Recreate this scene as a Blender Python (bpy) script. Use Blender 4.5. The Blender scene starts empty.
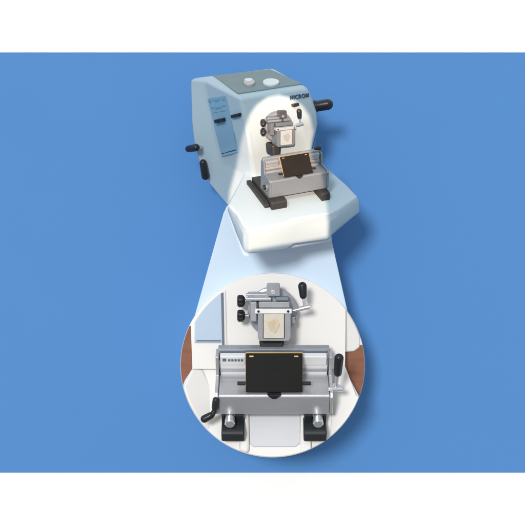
import bpy, bmesh, math, random
from mathutils import Vector, Matrix
from mathutils.bvhtree import BVHTree
random.seed(4)
R = math.radians
col = bpy.context.scene.collection
DIST = 10.0                      # camera distance from the backdrop
CX = CZ = 2.625                  # 1 unit of the measuring grid = 0.01 m on the backdrop

def P(x, y, d):
    """grid point (x to the right, y downward) standing d in front of the backdrop"""
    s = (DIST - d*.01)/DIST
    return Vector((CX + (x-262.5)*.01*s, -d*.01, CZ - (y-262.5)*.01*s))

# ------------------------------------------------------------------ materials
def mat(name, rgb, rough=.5, metal=0.0, noise=.05, nscale=6, bump=0.0, spec=.4, coat=0.0, brushed=None, bscale=60):
    m = bpy.data.materials.new(name); m.use_nodes = True
    nt = m.node_tree; b = nt.nodes['Principled BSDF']
    b.inputs['Roughness'].default_value = rough; b.inputs['Metallic'].default_value = metal
    b.inputs['Specular IOR Level'].default_value = spec
    b.inputs['Coat Weight'].default_value = coat
    tc = nt.nodes.new('ShaderNodeTexCoord'); mp = nt.nodes.new('ShaderNodeMapping'); mp.inputs['Location'].default_value = (.37*len(name), .21*len(name), .1)
    if brushed: mp.inputs['Scale'].default_value = brushed
    nz = nt.nodes.new('ShaderNodeTexNoise'); nz.inputs['Scale'].default_value = nscale; nz.inputs['Detail'].default_value = 5
    nt.links.new(tc.outputs['Object'], mp.inputs['Vector']); nt.links.new(mp.outputs[0], nz.inputs['Vector'])
    mx = nt.nodes.new('ShaderNodeMix'); mx.data_type = 'RGBA'
    mx.inputs[6].default_value = [c*(1-noise) for c in rgb]+[1]
    mx.inputs[7].default_value = [min(1, c*(1+noise)) for c in rgb]+[1]
    nt.links.new(nz.outputs['Fac'], mx.inputs[0]); nt.links.new(mx.outputs[2], b.inputs['Base Color'])
    if bump:
        n2 = nt.nodes.new('ShaderNodeTexNoise'); n2.inputs['Scale'].default_value = bscale; n2.inputs['Detail'].default_value = 4
        nt.links.new(mp.outputs[0], n2.inputs['Vector'])
        bp = nt.nodes.new('ShaderNodeBump'); bp.inputs['Strength'].default_value = bump; bp.inputs['Distance'].default_value = .01
        nt.links.new(n2.outputs['Fac'], bp.inputs['Height']); nt.links.new(bp.outputs[0], b.inputs['Normal'])
    return m
M = {}
M['border']    = mat('white_wall_paint', (.93,.93,.93), .8, noise=.01)
M['blue']    = mat('blue_backdrop_paint', (.086,.248,.56), .75, noise=.015, nscale=1.2, spec=.15)
M['shell']   = mat('pale_blue_enamel', (.325,.45,.54), .42, noise=.03, nscale=2.5, bump=.06, bscale=40)  # ivory housing dimmed and blued in its colour; the spot whitens one patch
M['top']     = mat('dark_top_mat', (.14,.215,.24), .6, noise=.10, nscale=14, bump=.15)
M['dish']    = mat('frosted_dish', (.50,.60,.63), .3, noise=.06)
M['dish2']   = mat('rosy_dish', (.36,.37,.40), .35, noise=.06)
M['console'] = mat('console_film', (.185,.345,.49), .35, noise=.05, nscale=3)
M['console_print'] = mat('console_print', (.10,.27,.42), .5)
M['console2']= mat('grey_blue_film', (.42,.54,.68), .35, noise=.04)
M['ink']     = mat('navy_ink', (.02,.07,.16), .6)
M['line']    = mat('slate_line', (.12,.17,.22), .6)
M['black']   = mat('black_plastic', (.012,.014,.02), .33, noise=.2, nscale=20, bump=.1)
M['plate']   = mat('black_steel', (.009,.009,.009), .55, .0, noise=.3, nscale=5, bump=.03, bscale=90, spec=.12)
M['foot']    = mat('black_cast_iron', (.014,.018,.021), .5, noise=.3, nscale=12, bump=.06)
M['steel']   = mat('brushed_steel', (.54,.55,.58), .3, .6, noise=.10, nscale=9, bump=.12, brushed=(1,8,8))
M['steel_s'] = mat('satin_steel', (.17,.215,.26), .4, .35, noise=.10, nscale=12, bump=.12, brushed=(1,6,6))  # darker, bluer steel for the machine's holder, toned against the warm spot
M['bright']  = mat('polished_steel', (.72,.73,.76), .2, .75, noise=.12, nscale=9, brushed=(1,6,10))
M['silver']  = mat('silver_slab', (.80,.81,.83), .35, .1, noise=.03)
M['glassy']  = mat('grey_clear_disc', (.36,.38,.42), .2, .35, noise=.22, nscale=9)
M['clamp']   = mat('clamp_steel', (.40,.42,.45), .28, .65, noise=.22, nscale=10, bump=.03)
M['dark_steel'] = mat('dark_steel', (.06,.07,.085), .4, .3, noise=.2, nscale=12)
M['white']   = mat('white_plastic', (.78,.78,.78), .4, noise=.02)
M['cream']   = mat('cream_specimen', (.62,.58,.50), .6, noise=.12, nscale=16)
M['wax']     = mat('amber_wax', (.58,.49,.34), .5, noise=.2, nscale=22)
M['gold']    = mat('brass_edge', (.42,.30,.13), .35, .5, noise=.1)
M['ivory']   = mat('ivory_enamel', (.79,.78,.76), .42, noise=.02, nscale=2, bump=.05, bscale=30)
M['tray']    = mat('grey_white_tray', (.60,.62,.65), .5, noise=.03, nscale=3)
M['wood']    = mat('brown_wood', (.22,.085,.045), .55, noise=.35, nscale=5, brushed=(1,1,6), bump=.1)
M['sheet']   = mat('pale_blue_sheet', (.60,.735,.88), .5, noise=.02, nscale=1.0, spec=.2)

# copies of the close-view materials, darkened and blued to offset the warm spot
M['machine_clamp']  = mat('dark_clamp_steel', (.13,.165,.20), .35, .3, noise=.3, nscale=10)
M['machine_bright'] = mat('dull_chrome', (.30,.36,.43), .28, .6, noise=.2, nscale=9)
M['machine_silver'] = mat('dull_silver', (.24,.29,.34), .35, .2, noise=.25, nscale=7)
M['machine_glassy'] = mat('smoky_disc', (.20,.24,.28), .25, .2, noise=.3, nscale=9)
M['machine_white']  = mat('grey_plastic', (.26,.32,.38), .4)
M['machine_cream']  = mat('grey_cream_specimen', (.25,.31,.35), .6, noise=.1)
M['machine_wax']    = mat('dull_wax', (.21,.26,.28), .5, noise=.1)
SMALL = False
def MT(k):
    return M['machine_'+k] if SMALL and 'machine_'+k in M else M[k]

# ------------------------------------------------------------------ objects
ROOT = {}
def thing(name, label, cat, loc):
    o = bpy.data.objects.new(name, None); col.objects.link(o); o.location = loc
    o['label'] = label; o['category'] = cat; return o
def wloc(o):
    v = Vector((0,0,0))
    while o: v += Vector(o.location); o = o.parent
    return v
def obj(name, bm, m, parent=None, bevel=0.0, seg=3, angle=35, loc=None, sub=0):
    """link a bmesh given in world coordinates as one mesh object"""
    if loc is None:
        c = Vector((0,0,0))
        for v in bm.verts: c += v.co
        loc = c/max(1, len(bm.verts))
    bmesh.ops.translate(bm, verts=bm.verts, vec=-loc)
    bmesh.ops.recalc_face_normals(bm, faces=bm.faces)
    me = bpy.data.meshes.new(name); bm.to_mesh(me); bm.free()
    me.materials.append(m)
    for p in me.polygons: p.use_smooth = True
    me.set_sharp_from_angle(angle=R(angle))
    o = bpy.data.objects.new(name, me); col.objects.link(o)
    if parent: o.parent = parent; o.location = loc - wloc(parent)
    else: o.location = loc
    if bevel:
        b = o.modifiers.new('bevel', 'BEVEL'); b.width = bevel; b.segments = seg
        b.limit_method = 'ANGLE'; b.angle_limit = R(30); b.harden_normals = True
    return o

class Frame:
    """a rigid pose: X right, F toward the front of the machine, Z up"""
    def __init__(s, x, y, d, scale, yaw, pitch):
        s.o = P(x, y, d); s.k = scale*.01*(DIST-d*.01)/DIST
        a, b = R(yaw), R(pitch)
        s.ex = Vector((math.cos(a), math.sin(a)*math.cos(b), math.sin(a)*math.sin(b)))
        s.ef = Vector((math.sin(a), -math.cos(a)*math.cos(b), -math.cos(a)*math.sin(b)))
        s.ez = Vector((0, -math.sin(b), math.cos(b)))
    def __call__(s, X, F, Z): return s.o + s.k*(s.ex*X + s.ef*F + s.ez*Z)

def box(bm, f, x0, x1, f0, f1, z0, z1):
    vs = [bm.verts.new(f(x,y,z)) for x in (x0,x1) for y in (f0,f1) for z in (z0,z1)]
    for q in ((0,1,3,2),(4,6,7,5),(0,4,5,1),(2,3,7,6),(0,2,6,4),(1,5,7,3)): bm.faces.new([vs[i] for i in q])
    return bm
def profile(bm, f, pts, x0, x1):
    """extrude an (F,Z) outline along X"""
    a = [bm.verts.new(f(x0,p,q)) for p,q in pts]; b = [bm.verts.new(f(x1,p,q)) for p,q in pts]
    n = len(pts); bm.faces.new(a); bm.faces.new(b[::-1])
    for i in range(n): bm.faces.new((a[i], b[i], b[(i+1)%n], a[(i+1)%n]))
    return bm
def face_prism(bm, f, pts, f0, f1):
    """extrude an (X,Z) outline along F"""
    a = [bm.verts.new(f(p,f0,q)) for p,q in pts]; b = [bm.verts.new(f(p,f1,q)) for p,q in pts]
    n = len(pts); bm.faces.new(a); bm.faces.new(b[::-1])
    for i in range(n): bm.faces.new((a[i], b[i], b[(i+1)%n], a[(i+1)%n]))
    return bm
def tube(bm, p, q, r0, r1=None, n=24, profile_=None, lobes=0, amp=0):
    """lathe from p to q; profile_ = list of (t, r)"""
    r1 = r0 if r1 is None else r1
    ax = (q-p); L = ax.length; ax = ax.normalized()
    u = ax.orthogonal().normalized(); v = ax.cross(u)
    pr = profile_ or [(0,r0),(1,r1)]
    rings = []
    for t, r in pr:
        ring = []
        for i in range(n):
            a = 2*math.pi*i/n; rr = r*(1+amp*math.cos(lobes*a))
            ring.append(bm.verts.new(p + ax*L*t + (u*math.cos(a)+v*math.sin(a))*rr))
        rings.append(ring)
    for A, B in zip(rings, rings[1:]):
        for i in range(n): bm.faces.new((A[i],A[(i+1)%n],B[(i+1)%n],B[i]))
    bm.faces.new(rings[0][::-1]); bm.faces.new(rings[-1])
    return bm
def capsule(bm, p, q, r, n=24, r2=None):
    r2 = r2 or r
    L = (q-p).length; pr = []
    for k in range(1,7):
        a = math.pi/2*k/6; pr.append(((r*(1-math.cos(a)))/L, r*math.sin(a)))
    for k in range(6,0,-1):
        a = math.pi/2*k/6; pr.append((1-(r2*(1-math.cos(a)))/L, r2*math.sin(a)))
    return tube(bm, p, q, r, n=n, profile_=pr)
def bow(bm, pts, r, n=16):
    """round bar through a list of points"""
    for a, b in zip(pts, pts[1:]): capsule(bm, a-(b-a).normalized()*r*.6, b+(b-a).normalized()*r*.6, r, n)
    return bm
B = bmesh.new

# ------------------------------------------------------------------ setting
def sheet_box(name, x0, x1, z0, z1, y0, y1, m):
    bm = B(); f = lambda a,b,c: Vector((a,b,c))
    box(bm, f, x0, x1, y0, y1, z0, z1)
    o = obj(name, bm, m); o['kind'] = 'structure'; return o
sheet_box('white_border', -12, 17, -9, 14, .012, .26, M['border'])  # made-up white slab behind the board, filling the plain border bands
sheet_box('blue_backdrop', -9, 14, CZ-(472.6-262.5)*.01, CZ+(262.5-52.4)*.01, 0, .010, M['blue'])

# ------------------------------------------------------------------ parts shared by machine and close view
def build_holder(parent, f, m_steel, rail_back, left_lever, zl=0, name='knife_holder'):
    k = f.k
    bm = B()
    profile(bm, f, [(0,zl+2),(0,24),(-1.5,26),(-33,26),(-33,zl),(-2,zl)], -55, 55)
    h = obj(name, bm, m_steel, parent, bevel=k*1.0)
    # side cheeks, a little proud of the block
    for s in (-1, 1):
        bm = B()
        profile(bm, f, [(1,zl+3),(1,24),(-3,28),(-28,29),(-31,50),(-45,50),(-47,zl),(-3,zl)], s*55.2, s*58.5)
        obj('cheek', bm, m_steel, h, bevel=k*.9)
    # back rail: lower band, slab, clear top bar
    bm = B(); profile(bm, f, [(-33.2,24),(-33.2,37),(-35,38),(-46,38),(-46,1),(-33.2,1)], -54, 54)
    obj('rail', bm, MT('silver'), h, bevel=k*.8)
    bm = B(); profile(bm, f, [(-31.5,31.2),(-31.5,33.6),(-33,33.6),(-33,31.2)], -54, 54)
    obj('groove_strip', bm, MT('clamp'), h, bevel=k*.2)
    for x0, x1 in ((-54,-28.5),(28.5,53)):
        bm = B(); box(bm, f, x0, x1, -39, -32, 38.4, 49.5)
        sl = obj('slab', bm, MT('silver'), h, bevel=k*1.0)
    bm = B()
    for i, x in enumerate((-51.5,-46,-42.8,-39.6,-36.4,-33.2)):
        w = 3.6 if i == 0 else 2.2
        box(bm, f, x, x+w, -32, -31.6, 44, 46.6 if i else 47.4)
    obj('scale_marks', bm, MT('line'), h)
    bm = B(); box(bm, f, -56, 56, -47, -39.3, 38.3, 53.5)
    obj('top_bar', bm, MT('glassy'), h, bevel=k*1.2)
    bm = B(); box(bm, f, -54, 54, -39.2, -38.6, 49.6, 51.0); obj('gap_line', bm, MT('line'), h)  # dark strip marking the gap between slab and top bar
    # knife plate leaning back, with brass edge behind
    def slab(x0, x1, t0, t1, n0, n1):
        bm = B()
        L = Vector((-24, 30)).normalized(); N = Vector((30, 24)).normalized()
        o_ = Vector((-5, 26.5))
        pts = [o_+L*a+N*b for a,b in ((t0,n0),(t1,n0),(t1,n1),(t0,n1))]
        return profile(bm, f, [(p.x,p.y) for p in pts], x0, x1)
    obj('brass_edge', slab(-28.5, 28.5, 4, 39.5, -2.4, -.3), MT('gold'), h, bevel=k*.5)
    obj('knife_plate', slab(-28, 28, 0, 38.4, 0, 2.6), MT('plate'), h, bevel=k*.7)
    for x in (-24.5, 20):
        bm = B()
        L = Vector((-24, 30)).normalized(); N = Vector((30, 24)).normalized(); o_ = Vector((-5, 26.5))
        pts = [o_+L*a+N*b for a,b in ((34.6,2.5),(36,2.5),(36,2.9),(34.6,2.9))]
        profile(bm, f, [(p.x,p.y) for p in pts], x, x+4)
        obj('brass_mark', bm, MT('gold'), h)
    for s in (-1, 1):
        bm = B(); tube(bm, f(s*27,-12,32), f(s*36.5,-12,32), k*1.9)
        obj('pin', bm, MT('black'), h, bevel=k*.4)
    bm = B(); face_prism(bm, f, [(-7,27.5),(7,27.5),(2,23),(-2,23)], -4, 1.6)
    obj('catch', bm, MT('black'), h, bevel=k*.6)
    for s in (-1, 1):
        xo = (60 if s < 0 else 56) if zl else 52.5; zb = -25 if zl else -21
        bm = B(); profile(bm, f, [(15,zb),(15,-12),(12,-9),(-2,-8),(rail_back,-8),(rail_back,zb)], s*(29.5 if s < 0 or not zl else 39), s*xo)
        ft = obj('foot', bm, MT('foot'), h, bevel=k*1.6)
        bm = B()
        box(bm, f, s*30.5, s*38, -28, -.5, -8.5, -.3); box(bm, f, s*49.5, s*52.5, -28, -.5, -8.5, -.3); box(bm, f, s*30.5, s*52.5, -34, -28.2, -8.5, -.3)
        obj('foot_block', bm, MT('foot'), h, bevel=k*.6)
        if zl: continue
        bm = B(); tube(bm, f(s*44,-20,-3.5), f(s*44,9,-3.5), k*5.4, profile_=[(0,k*5.4),(.55,k*5.4),(.56,k*4.2),(.7,k*4.2),(.71,k*5.2),(.97,k*5.2),(1,k*4.4)])
        obj('clamp_screw', bm, MT('bright'), h)
    if left_lever:
        # right hand lever
        bm = B(); bow(bm, [f(59,-14,27), f(64,-12,27)], k*3.0); bow(bm, [f(54,-8,28), f(68,-8,27.5)], k*2.2)
        bow(bm, [f(61.5,-10,28), f(62.6,-10,52)], k*1.9)
        lv = obj('lever', bm, MT('bright'), h)
        bm = B(); capsule(bm, f(62.4,-10,43), f(63,-10,70), k*4.0, r2=k*4.6)
        obj('lever_grip', bm, MT('black'), h)
    else:
        bm = B(); profile(bm, f, [(4,-25),(4,-18),(-2,-15),(-96,-15),(-96,-25)], -69, -60.2); obj('slide_rail', bm, MT('foot'), h, bevel=k*1.4)
        bm = B(); capsule(bm, f(46,-43,56), f(60,-42,55), k*3.6, r2=k*4.4); obj('end_grip', bm, MT('black'), h)
    if left_lever:
        bm = B(); capsule(bm, f(-57,1,25), f(-59,3,10), k*3.4); bow(bm, [f(-59,3,10), f(-62,6,5)], k*2.6)
        obj('lever', bm, MT('foot'), h)
        bm = B(); capsule(bm, f(-60,5,7), f(-72.5,8,.5), k*3.6, r2=k*4.0)
        obj('lever_grip', bm, MT('black'), h)
    else:
        bm = B(); tube(bm, f(-58,-14,9), f(-62,-14,9), k*8, n=28); obj('end_knob', bm, MT('clamp'), h, bevel=k*.8)
        bm = B(); tube(bm, f(-62,-14,9), f(-66,-14,9), k*4.6, n=28); obj('end_screw', bm, MT('black'), h, bevel=k*.8)
    return h

def build_head(parent, f, depth_back, top_mat, name='specimen_head', foot=(-36,-26,-12,10)):
    k = f.k
    bm = B(); tube(bm, f(0,depth_back,0), f(0,0,0), k*25, n=64, profile_=[(0,k*20),(.5,k*20),(.51,k*25.6),(.9,k*25.6),(.97,k*25),(1,k*23.6)])
    h = obj(name, bm, MT('glassy'), parent)
    bm = B(); tube(bm, f(0,0,0), f(0,1.6,0), k*18, n=56); obj('face_ring', bm, MT('clamp'), h, bevel=k*.5)
    # bearing block on the upper left with ridges
    bm = B(); box(bm, f, -25, -3, 0, 9, 12, 21); obj('bearing_block', bm, MT('clamp'), h, bevel=k*1.0)
    bm = B(); tube(bm, f(-27,9.5,14), f(-2,9.5,14), k*2.3); tube(bm, f(-27,9.5,18.5), f(-2,9.5,18.5), k*1.6)
    obj('guide_rod', bm, MT('bright'), h)
    bm = B(); box(bm, f, -23, -15.8, 0, 14, -9, 11.5); obj('side_block', bm, MT('clamp'), h, bevel=k*1.4)
    # U shaped clamp
    bm = B(); face_prism(bm, f, [(-15,3),(-15,-24),(-13,-27.5),(16,-27.5),(18,-24),(18,3),(11.5,3),(11.5,-24.6),(-9.5,-24.6),(-9.5,3)], 1.8, 22)
    obj('clamp_frame', bm, MT('clamp'), h, bevel=k*.8)
    bm = B(); box(bm, f, -14, 17, 1.7, 15, 5.2, 11.6); obj('jaw', bm, MT('clamp'), h, bevel=k*.9)
    bm = B(); box(bm, f, 3, 16, 1.7, 10, 12, 16.5); obj('jaw_step', bm, MT('steel_s'), h, bevel=k*.8)
    bm = B(); box(bm, f, 18.3, 22.5, 1.7, 11, -11, -4); obj('side_latch', bm, MT('clamp'), h, bevel=k*.8)
    bm = B(); box(bm, f, -18, 19, 15.2, 24, .2, 5.0); cb = obj('cross_bar', bm, MT('white'), h, bevel=k*1.1)
    for x in (-14.3, 15.3):
        bm = B(); tube(bm, f(x,23.6,2.6), f(x,24.5,2.6), k*1.25); obj('hole', bm, MT('black'), h)
    bm = B(); box(bm, f, -9.2, 11.2, 12, 25.5, -24.3, 0); obj('specimen_block', bm, MT('cream'), h, bevel=k*.7)
    bm = B(); face_prism(bm, f, [(.8+(5.6+1.0*math.sin(3*a_)+.5*math.cos(7*a_))*math.cos(a_), -11.4+(6.4+.8*math.cos(5*a_)+.5*math.sin(8*a_))*math.sin(a_)) for a_ in [2*math.pi*i/40 for i in range(40)]], 25.4, 26.2)
    obj('wax_sample', bm, MT('wax'), h, bevel=k*.3)
    bm = B(); box(bm, f, -6, 7.3, 2, 12, 17, 30); obj('top_block', bm, top_mat, h, bevel=k*1.0)
    bm = B(); tube(bm, f(.6,11.5,21), f(.6,13,21), k*2.4); obj('screw', bm, MT('bright'), h, bevel=k*.3)
    z0, z1, xa, xb = foot
    bm = B(); face_prism(bm, f, [(xa-2,z1-2),(xb+2,z1-2),(xb,z0),(xa,z0)], -18, 10)
    obj('dovetail', bm, MT('foot'), h, bevel=k*(4.5 if depth_back < -20 else 1.6), seg=5)
    for z in (11.5, -3.5):
        bm = B(); tube(bm, f(-24,5,z), f(-33,5,z), k*2.0); st = obj('knob_stem', bm, MT('clamp'), h)
        bm = B(); tube(bm, f(-28,5,z), f(-36,5,z), k*6, n=48, lobes=6, amp=.09, profile_=[(0,k*3.2),(.12,k*4.6),(.3,k*5.9),(.75,k*6.1),(.92,k*5.4),(1,k*4.0)])
        obj('knob', bm, MT('black'), h)
    bm = B(); bow(bm, [f(17,10,1.5), f(30,12,4.5)], k*1.5); tube(bm, f(27,12,4), f(37,13,6.4), k*2.5)
    bow(bm, [f(32.5,12.5,6), f(30.5,12.5,18)], k*1.4)
    obj('lever', bm, MT('bright'), h)
    bm = B(); capsule(bm, f(31,12.5,14), f(29.5,12.5,31.5), k*3.6, r2=k*4.4)
    obj('lever_grip', bm, MT('black'), h)
    return h

# ------------------------------------------------------------------ the machine
OFF = 112
micro = thing('microtome', 'pale blue-white box-shaped laboratory microtome with black hand cranks, seen whole in the upper half', 'microtome', P(275, 235, OFF-20))
T27 = .42
# rings of the body: A back-left, E, D front-left, C front-right, G right flank, H back-right
rows = [
 [(189.0,78,-49),(204,79.5,-43),(239,97.5,0),(308,87,-26),(272,67.5,-78)],
 [(189.3,92,-54),(206.5,94,-47),(243.5,112,-5),(311,93,-29),(290,82,-88)],
 [(190.0,120,-62),(213,120,-52),(248.5,138,-12),(317.5,112,-36),(300,112,-98)],
 [(192.0,141,-68),(217.5,142,-60),(251,160,-38),(318.5,124,-41),(303,124,-100)],
 [(197.5,162,-74),(223,162,-70),(254,178,-52),(315,139,-54),(302,139,-104)],
 [(208.0,184,-84),(229,186,-78),(258,195,-62),(312,152,-64),(300,155,-106)],
 [(227.5,207,-90),(236,207,-84),(262,212,-72),(318,180,-76),(300,176,-108)],
]
bm = B(); rings = []
for r in rows: rings.append([bm.verts.new(P(x,y,d+OFF)) for x,y,d in r])
n = 5
bm.faces.new(rings[0]); bm.faces.new(rings[-1][::-1])
for a, b in zip(rings, rings[1:]):
    for i in range(n): bm.faces.new((a[i], a[(i+1)%n], b[(i+1)%n], b[i]))
bmesh.ops.recalc_face_normals(bm, faces=bm.faces)
shell_bvh = BVHTree.FromBMesh(bm)
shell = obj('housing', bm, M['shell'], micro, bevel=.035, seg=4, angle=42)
CAM = Vector((CX, -DIST, CZ))
def on(bvh, x, y, lift=0.0):
    dr = (P(x,y,0)-CAM).normalized()
    hit, nrm, i, t = bvh.ray_cast(CAM, dr)
    if hit is None: return None
    if nrm.dot(dr) > 0: nrm = -nrm
    return hit + nrm*lift
def decal(name, polys, m, parent, bvh, lift=.012, back=-.02, bevel=0, fixed=True):
    """a thin plate lying on the housing"""
    bm = B()
    for poly in polys:
        a = [on(bvh, x, y, lift) for x,y in poly]; b = [on(bvh, x, y, back) for x,y in poly]
        if any(p is None for p in a+b): continue
        va = [bm.verts.new(p) for p in a]; vb = [bm.verts.new(p) for p in b]; k = len(poly)
        bm.faces.new(va); bm.faces.new(vb[::-1])
        for i in range(k): bm.faces.new((va[i],vb[i],vb[(i+1)%k],va[(i+1)%k]))
    return obj(name, bm, m, parent, bevel=bevel)
def q(x0,y0,x1,y1,sx=0,sy=0):
    return [(x0,y0),(x1,y0+sy),(x1+sx,y1+sy),(x0+sx,y1)]
def lerp(a,b,t): return (a[0]+(b[0]-a[0])*t, a[1]+(b[1]-a[1])*t)
decal('top_mat', [[(213,76.6),(270,70.2),(302,84.6),(238,94.4)]], M['top'], micro, shell_bvh, lift=.012, bevel=.004)
def ell(cx, cy, rx, ry, n=28, rot=0): return [(cx+rx*math.cos(2*math.pi*i/n), cy+ry*math.sin(2*math.pi*i/n)) for i in range(n)]
decal('round_inlay', [ell(271,84.5,8.2,3.3)], M['dish'], micro, shell_bvh, lift=.03, bevel=.006)
decal('small_inlay', [ell(249.3,84.6,5.6,3.0)], M['dish2'], micro, shell_bvh, lift=.03, bevel=.006)
decal('inlay_rim', [ell(248.6,82.9,4.2,1.5)], M['dish'], micro, shell_bvh, lift=.034, bevel=.003)
# console strip on the slanted left face, one facet per body row
c0, c1, c2, c3 = (208.6,98.2), (226.0,95.6), (238.6,151.5), (222.6,156.0)
console_plates = []
seams = [0, .4, .7, 1]
bm = B(); ring = []
K = 9
va, vb = [], []
for i in range(K+1):
    t = i/K; l = lerp(c0,c3,t); r = lerp(c1,c2,t)
    va.append([bm.verts.new(on(shell_bvh,*l,.013)), bm.verts.new(on(shell_bvh,*r,.013))])
    vb.append([bm.verts.new(on(shell_bvh,*l,-.02)), bm.verts.new(on(shell_bvh,*r,-.02))])
for i in range(K):
    bm.faces.new((va[i][0],va[i][1],va[i+1][1],va[i+1][0])); bm.faces.new((vb[i][0],vb[i+1][0],vb[i+1][1],vb[i][1]))
    bm.faces.new((va[i][0],va[i+1][0],vb[i+1][0],vb[i][0])); bm.faces.new((va[i][1],vb[i][1],vb[i+1][1],va[i+1][1]))
bm.faces.new((va[0][0],vb[0][0],vb[0][1],va[0][1])); bm.faces.new((va[K][0],va[K][1],vb[K][1],vb[K][0]))
console = obj('control_panel', bm, M['console'], micro)
def strip(t, u0, u1, h):          # a short bar across the console at height t
    a = lerp(lerp(c0,c3,t), lerp(c1,c2,t), u0); b = lerp(lerp(c0,c3,t), lerp(c1,c2,t), u1)
    t2 = t + h/58
    c = lerp(lerp(c0,c3,t2), lerp(c1,c2,t2), u1); d = lerp(lerp(c0,c3,t2), lerp(c1,c2,t2), u0)
    return [a,b,c,d]
decal('printed_marks', [strip(.035,.03,.18,2.4), strip(.03,.24,.3,1.2), strip(.035,.36,.62,2.4), strip(.03,.68,.74,1.2), strip(.035,.80,.97,2.4),
      strip(.16,.08,.25,1.2), strip(.17,.3,.66,2.0), strip(.16,.72,.9,1.2),
      strip(.245,.12,.40,.9), strip(.245,.5,.88,.9)], M['console_print'], console, shell_bvh, lift=.016, back=.0)
decal('caption_line', [strip(.945,.05,.22,.9), strip(.945,.27,.6,.8), strip(.945,.64,.97,.9)], M['ink'], console, shell_bvh, lift=.016, back=0)
decal('rocker_switch', [strip(.37,.26,.48,3.8), strip(.37,.52,.74,3.6)], M['black'], console, shell_bvh, lift=.05, bevel=.004)
decal('rocker_switch', [[(233.0,114.4),(241.2,112.6),(241.5,116.0),(233.4,117.8)]], M['black'], micro, shell_bvh, lift=.03, bevel=.005)
decal('indicator', [[(291.2,104.0),(296.6,102.4),(297.0,105.4),(291.6,107.0)]], M['black'], micro, shell_bvh, lift=.05, bevel=.005)
# maker's name in raised lettering
cu = bpy.data.curves.new('lettering', 'FONT'); cu.body = 'MICROM'; cu.size = 1; cu.offset = .006; cu.space_character = 1.12
to = bpy.data.objects.new('lettering', cu); col.objects.link(to)
bpy.context.view_layer.update()
me = bpy.data.meshes.new_from_object(to.evaluated_get(bpy.context.evaluated_depsgraph_get()))
bpy.data.objects.remove(to)
bm = B(); bm.from_mesh(me); xs = [v.co.x for v in bm.verts]; ys = [v.co.y for v in bm.verts]
bmesh.ops.solidify(bm, geom=bm.faces[:], thickness=.05)
x0_, x1_, y0_, y1_ = min(xs), max(xs), min(ys), max(ys)
for v in bm.verts:
    u = (v.co.x-x0_)/(x1_-x0_); w = (v.co.y-y0_)/(y1_-y0_)
    z = v.co.z
    p = on(shell_bvh, 289.8+u*18.6+w*-.2, 99.9-u*2.9-w*4.3, .012 if z > -.025 and z > .001 or z >= 0 else .003)
    v.co = p
obj('maker_lettering', bm, M['ink'], micro)
bpy.data.meshes.remove(me)
# crank grips
bm = B(); capsule(bm, P(309,107.4,OFF-52), P(333,103.6,OFF-46), .050, r2=.052); obj('crank_grip', bm, M['black'], micro)
bm = B(); tube(bm, P(306,108,OFF-54), P(316,106.4,OFF-50), .035); obj('crank_shaft', bm, M['steel'], micro)
bm = B(); capsule(bm, P(186.6,149.2,OFF-70), P(198.4,147.2,OFF-56), .033, r2=.036); obj('crank_grip', bm, M['black'], micro)
bm = B(); tube(bm, P(195,148,OFF-60), P(203,147,OFF-70), .022); obj('crank_shaft', bm, M['steel'], micro)
bm = B(); tube(bm, P(313,106.8,OFF-51), P(317.5,106.1,OFF-50), .058); obj('crank_collar', bm, M['black'], micro, bevel=.01)
g0 = on(shell_bvh,203.4,158.4,.03); g1 = on(shell_bvh,206.8,178.6,.03)
bm = B(); capsule(bm, g0, g1, .034, r2=.038); obj('crank_grip', bm, M['black'], micro)

# base tray
def deck_d(y): return -28 + 1.55*(y-192)
topo = [(228,204),(237,213),(243.5,226),(250,229.5),(284,223),(294,218.5),(331,213),(339,208.5),(357,195.5),(346,184),(329,169),(300,160),(262,164),(247,168)]
boto = [(227,210),(236,233),(242.5,250),(249.5,254.6),(285.5,249.8),(294,244.4),(328,240.2),(337.5,229),(360,212.5),(352,202),(331,190),(300,176),(262,182),(247,188)]
bm = B(); k = len(topo)
va = [bm.verts.new(P(x,y,OFF+deck_d(y))) for x,y in topo]
mid = []
for (x,y),(a,b) in zip(topo,boto):
    # shoulder just below the deck edge, a little outside it
    t = .30
    mid.append(bm.verts.new(P(x+(a-x)*t+(1.2 if a>300 else -.6 if a<245 else 0), y+(b-y)*t+.6, OFF+deck_d(y)+1-.5*(b-y)*t)))
vb = [bm.verts.new(P(x,y,OFF+deck_d(topo[i][1])-.55*(y-topo[i][1]))) for i,(x,y) in enumerate(boto)]
bm.faces.new(va); bm.faces.new(vb[::-1])
for A, Bv in ((va,mid),(mid,vb)):
    for i in range(k): bm.faces.new((A[i],Bv[i],Bv[(i+1)%k],A[(i+1)%k]))
bmesh.ops.recalc_face_normals(bm, faces=bm.faces)
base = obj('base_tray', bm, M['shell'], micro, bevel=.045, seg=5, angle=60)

# knife holder and specimen head
yaw, pitch, sc = 20.5, 32, .545
# choose the distance so the feet stand on the tray
a, b = R(yaw), R(pitch)
def toward(X,F,Z): return (F*math.cos(a)*math.cos(b) - X*math.sin(a)*math.cos(b) + Z*math.sin(b))*sc
def down(X,F,Z): return (F*math.cos(a)*math.sin(b) - X*math.sin(a)*math.sin(b) - Z*math.cos(b))*sc
ox, oy = 299.3, 177.4+26*sc*math.cos(b)
d0 = OFF + deck_d(oy+down(-44,14,-25)) - toward(-44,14,-25) + 1
fs = Frame(ox, oy, d0, sc, yaw, pitch)
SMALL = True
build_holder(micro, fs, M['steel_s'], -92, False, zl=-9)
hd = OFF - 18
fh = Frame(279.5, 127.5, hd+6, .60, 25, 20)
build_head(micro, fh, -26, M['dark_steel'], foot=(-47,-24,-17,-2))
SMALL = False

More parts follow.
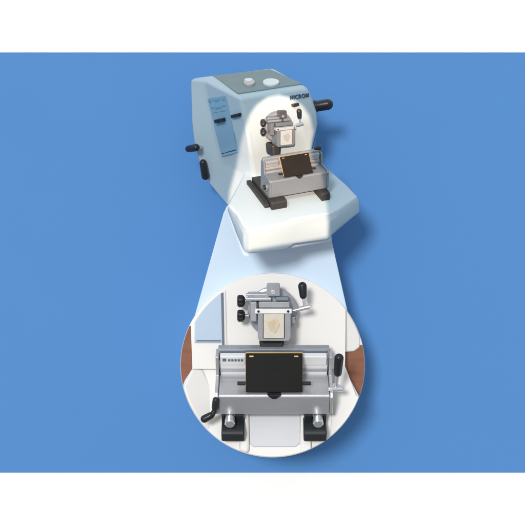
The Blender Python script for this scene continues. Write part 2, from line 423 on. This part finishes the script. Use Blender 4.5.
# ------------------------------------------------------------------ the callout sheet
bm = B()
pts = [(240,203,62),(331,196,62),(331.5,240,62),(349,318,58),(352,345,58),(188,345,58),(193,322,58),(223.6,213,62),(227,206,62)]
va = [bm.verts.new(P(x,y,d)) for x,y,d in pts]; vb = [bm.verts.new(P(x,y,d-3)) for x,y,d in pts]
bm.faces.new(va); bm.faces.new(vb[::-1])
for i in range(len(pts)): bm.faces.new((va[i],vb[i],vb[(i+1)%len(pts)],va[(i+1)%len(pts)]))
cs = obj('callout_sheet', bm, M['sheet'], bevel=.006)
cs['label'] = 'pale blue tapering sheet that widens from under the microtome down to the round close-up view'; cs['category'] = 'callout'

# ------------------------------------------------------------------ the round close view
CCX, CCY, CR = 272.6, 365.2, 92.3
FACE = 64
disc = thing('round_closeup_view', 'large round white close-up of microtome head and knife holder below the pale sheet', 'magnified view', P(CCX, CCY, 0))
NC = 144
def circ(r): return [(CCX+r*math.cos(2*math.pi*i/NC), CCY+r*math.sin(2*math.pi*i/NC)) for i in range(NC)]
bm = B(); prs = [(0,CR*.97),(FACE-1.0,CR),(FACE,CR-.3)]
rg = [[bm.verts.new(P(x,y,d)) for x,y in circ(r)] for d,r in prs]
for A, Bv in zip(rg, rg[1:]):
    for i in range(NC): bm.faces.new((A[i],A[(i+1)%NC],Bv[(i+1)%NC],Bv[i]))
bm.faces.new(rg[0][::-1]); bm.faces.new(rg[-1])
obj('round_backing', bm, M['ivory'], disc)
def clip_circle(poly, r=CR-.4, n=96):
    c = [(CCX+r*math.cos(2*math.pi*i/n), CCY+r*math.sin(2*math.pi*i/n)) for i in range(n)]
    out = list(poly)
    for i in range(n):
        a_, b_ = c[i], c[(i+1)%n]; new = []
        def side(p): return (b_[0]-a_[0])*(p[1]-a_[1])-(b_[1]-a_[1])*(p[0]-a_[0])
        for j in range(len(out)):
            p, q_ = out[j], out[(j+1)%len(out)]; sp, sq = side(p), side(q_)
            if sp >= 0: new.append(p)
            if (sp >= 0) != (sq >= 0):
                t = sp/(sp-sq); new.append((p[0]+(q_[0]-p[0])*t, p[1]+(q_[1]-p[1])*t))
        out = new
        if not out: break
    res = []
    for p in out:
        if not res or math.dist(p,res[-1]) > .05: res.append(p)
    if len(res) > 1 and math.dist(res[0],res[-1]) <= .05: res.pop()
    return res
def relief(name, poly, dfun, m, parent, back=FACE-3, bevel=0.0, clip=True, r=CR-.4):
    if not callable(dfun): dv = dfun; dfun = lambda x,y: dv
    if clip: poly = clip_circle(poly, r)
    bm = B()
    va = [bm.verts.new(P(x,y,dfun(x,y))) for x,y in poly]; vb = [bm.verts.new(P(x,y,back)) for x,y in poly]
    k = len(poly); bm.faces.new(va); bm.faces.new(vb[::-1])
    for i in range(k): bm.faces.new((va[i],vb[i],vb[(i+1)%k],va[(i+1)%k]))
    return obj(name, bm, m, parent, bevel=bevel)
relief('table_top', [(170,326),(194,326),(194,400),(170,400)], FACE+2, M['wood'], disc)
relief('table_top', [(343,345),(375,345),(375,400),(343,400)], FACE+2, M['wood'], disc)
# rounded shoulder of the machine at the right
relief('shoulder', [(338,300),(352,300),(356,316),(360,334),(360,347),(354,351.5),(344,352)], lambda x,y: FACE+8-(x-338)*.25, M['ivory'], disc, bevel=.02)
# front wall, leaning a little
hs = relief('housing', [(191.6,250),(346,250),(345.5,330),(345,369),(192.4,369),(191,330)], lambda x,y: FACE+9+(y-270)*.06, M['ivory'], disc, bevel=.014)
def wd(y): return FACE+9+(y-270)*.06
pn = relief('control_panel', [(195.5,285),(221.6,285),(222.4,342.8),(194.5,342.8)], lambda x,y: wd(y)+1.6, M['console2'], disc, bevel=.004, r=CR-3.5)
relief('panel_edge', [(220.6,280),(222.6,280),(223.8,348),(222.2,348)], lambda x,y: wd(y)+2.6, M['line'], pn, r=CR-4)
relief('caption_line', [(196.5,340),(220.6,340),(220.8,341.4),(196.4,341.4)], lambda x,y: wd(y)+2.4, M['line'], pn, clip=False)
relief('seam', [(224.5,280),(225.4,280),(227,346),(226,346)], lambda x,y: wd(y)+.8, M['tray'], disc, r=CR-4)
# base with its raised wings and sunk tray
def bd(x,y): return FACE+10+max(0,y-366)*.26
bs = relief('base_tray', [(193,367.5),(345,366),(350,379),(360,398),(372,470),(170,470),(178,398),(185,380)], bd, M['ivory'], disc, bevel=.012)
relief('side_wing', [(191.6,369),(203,369),(214,392),(222,420),(220,470),(170,470),(170,392),(180.5,392)], lambda x,y: bd(x,y)+2+(203-x)*.3, M['ivory'], disc, bevel=.045)
relief('side_wing', [(335,367),(345,366),(356.5,396),(372,396),(372,470),(326,470),(331,420)], lambda x,y: bd(x,y)+2+(x-335)*.3, M['ivory'], disc, bevel=.045)
relief('channel_rim', [(241,400),(248.5,400),(249.5,447),(246,470),(238,470)], lambda x,y: bd(x,y)+5, M['ivory'], disc, bevel=.03)
relief('channel_rim', [(301,400),(309,400),(312,470),(304,470),(300,447)], lambda x,y: bd(x,y)+5, M['ivory'], disc, bevel=.03)
relief('channel_floor', [(249,400),(300.5,400),(300.5,443),(296,447),(253,447),(249.5,443)], lambda x,y: bd(x,y)+1.4, M['tray'], disc, bevel=.012)
zc = 33
oy2 = 394 + 26*math.cos(R(zc))
f2 = Frame(274, oy2, FACE+38, 1.0, 0, zc)
build_holder(disc, f2, M['steel'], -30, True)
f3 = Frame(272.6, 312.0, FACE+24, .98, 0, 2)
build_head(disc, f3, -14, M['glassy'], foot=(-37,-27,-12,10))

# ------------------------------------------------------------------ light and camera
sc_ = bpy.context.scene
w = bpy.data.worlds.new('World'); sc_.world = w; w.use_nodes = True
nt = w.node_tree; bg = nt.nodes['Background']
tc = nt.nodes.new('ShaderNodeTexCoord'); sp = nt.nodes.new('ShaderNodeSeparateXYZ'); rp = nt.nodes.new('ShaderNodeValToRGB')
nt.links.new(tc.outputs['Generated'], sp.inputs[0])
mr = nt.nodes.new('ShaderNodeMapRange'); mr.inputs[1].default_value = -1; mr.inputs[2].default_value = 1
nt.links.new(sp.outputs['Z'], mr.inputs[0]); nt.links.new(mr.outputs[0], rp.inputs[0])
rp.color_ramp.elements[0].color = (.20,.20,.21,1); rp.color_ramp.elements[1].color = (1.0,1.0,1.0,1)
nt.links.new(rp.outputs[0], bg.inputs['Color']); bg.inputs['Strength'].default_value = .84

sl = bpy.data.lights.new('key_light', 'SUN'); sl.energy = 2.15; sl.angle = R(12); sl.color = (1,.985,.96)
so = bpy.data.objects.new('key_light', sl); col.objects.link(so)
so.rotation_euler = (Vector((.27,1,-.26))).to_track_quat('-Z','Y').to_euler()

# added lamp, unseen, masked to a pear shape to whiten the tinted machine
sp_ = bpy.data.lights.new('added_spot', 'SPOT'); sp_.energy = 9000; sp_.color = (1,.62,.40)
sp_.spot_size = R(16); sp_.spot_blend = .05; sp_.shadow_soft_size = .02
spo = bpy.data.objects.new('added_spot', sp_); col.objects.link(spo)
tgt = P(280,180,OFF-12)
spo.location = (CX-.1, -9.9, CZ+.35)
rq = (tgt-Vector(spo.location)).to_track_quat('-Z','Y')
spo.rotation_euler = rq.to_euler()
def lamp_uv(x, y, d):
    l = rq.inverted() @ (P(x,y,d)-Vector(spo.location))
    return l.x/-l.z, l.y/-l.z
V0, V1, U0, U1 = -.16, .16, -.12, .12
left  = [(278,95),(268,97),(257,105),(250,115),(244,132),(240,145),(236,165),(229,188),(227.5,203),(233,220),(239,236),(244.5,251),(246,262)]
right = [(279,95),(290,97),(302,105),(309,115),(313,130),(310.5,145),(311,158),(321,170),(327,205),(328,222),(328,262)]
def dep(y): return OFF-14 if y < 165 else OFF-14+(y-165)*.3
def curve_node(nt, pts):
    n = nt.nodes.new('ShaderNodeFloatCurve'); c = n.mapping.curves[0]
    q_ = sorted(((v-V0)/(V1-V0), (u-U0)/(U1-U0)) for u, v in pts)
    q_ = [(0, q_[0][1])]+q_+[(1, q_[-1][1])]
    c.points[0].location = q_[0]; c.points[1].location = q_[-1]
    for p in q_[1:-1]: c.points.new(*p)
    for p in c.points: p.handle_type = 'VECTOR'
    n.mapping.update(); return n
sp_.use_nodes = True; nt = sp_.node_tree
em = nt.nodes['Emission']
def mth(op, a_, b_=None, c_=None):
    n = nt.nodes.new('ShaderNodeMath'); n.operation = op
    for i, v in enumerate((a_, b_, c_)):
        if v is None: continue
        if isinstance(v, (int, float)): n.inputs[i].default_value = v
        else: nt.links.new(v, n.inputs[i])
    return n.outputs[0]
def smooth(val, lo, hi):
    n = nt.nodes.new('ShaderNodeMapRange'); n.interpolation_type = 'SMOOTHSTEP'
    n.inputs[1].default_value = lo; n.inputs[2].default_value = hi; nt.links.new(val, n.inputs[0]); return n.outputs[0]
tcl = nt.nodes.new('ShaderNodeTexCoord'); sx = nt.nodes.new('ShaderNodeSeparateXYZ'); nt.links.new(tcl.outputs['Normal'], sx.inputs[0])
u = mth('MULTIPLY', mth('DIVIDE', sx.outputs[0], sx.outputs[2]), -1); v = mth('MULTIPLY', mth('DIVIDE', sx.outputs[1], sx.outputs[2]), -1)
vn = mth('DIVIDE', mth('SUBTRACT', v, V0), V1-V0)
cl = curve_node(nt, [lamp_uv(x,y,dep(y)) for x,y in left]); cr = curve_node(nt, [lamp_uv(x,y,dep(y)) for x,y in right])
nt.links.new(vn, cl.inputs['Value']); nt.links.new(vn, cr.inputs['Value'])
ul = mth('MULTIPLY_ADD', cl.outputs[0], U1-U0, U0); ur = mth('MULTIPLY_ADD', cr.outputs[0], U1-U0, U0)
SOFT = .0028
m1 = smooth(mth('SUBTRACT', u, ul), -SOFT, SOFT); m2 = smooth(mth('SUBTRACT', ur, u), -SOFT, SOFT)
vt = lamp_uv(280,94.5,dep(95))[1]
m3 = smooth(mth('SUBTRACT', vt, v), -SOFT, SOFT)
(ua, va_), (ub, vb_) = lamp_uv(246,253,OFF), lamp_uv(330,237.5,OFF-4)
k_ = (vb_-va_)/(ub-ua)
m4 = smooth(mth('SUBTRACT', v, mth('MULTIPLY_ADD', mth('SUBTRACT', u, ua), k_, va_)), -SOFT*.3, SOFT)
nt.links.new(mth('MULTIPLY', mth('MULTIPLY', m1, m2), mth('MULTIPLY', m3, m4)), em.inputs['Strength'])

cam = bpy.data.cameras.new('camera'); co = bpy.data.objects.new('camera', cam); col.objects.link(co)
co.location = CAM; co.rotation_euler = (R(90),0,0)
cam.sensor_width = 36; cam.lens = 18*DIST/2.625; cam.clip_end = 200; cam.clip_start = .1
sc_.camera = co
sc_.render.engine = 'CYCLES'
sc_.view_settings.view_transform = 'Standard'; sc_.view_settings.look = 'None'
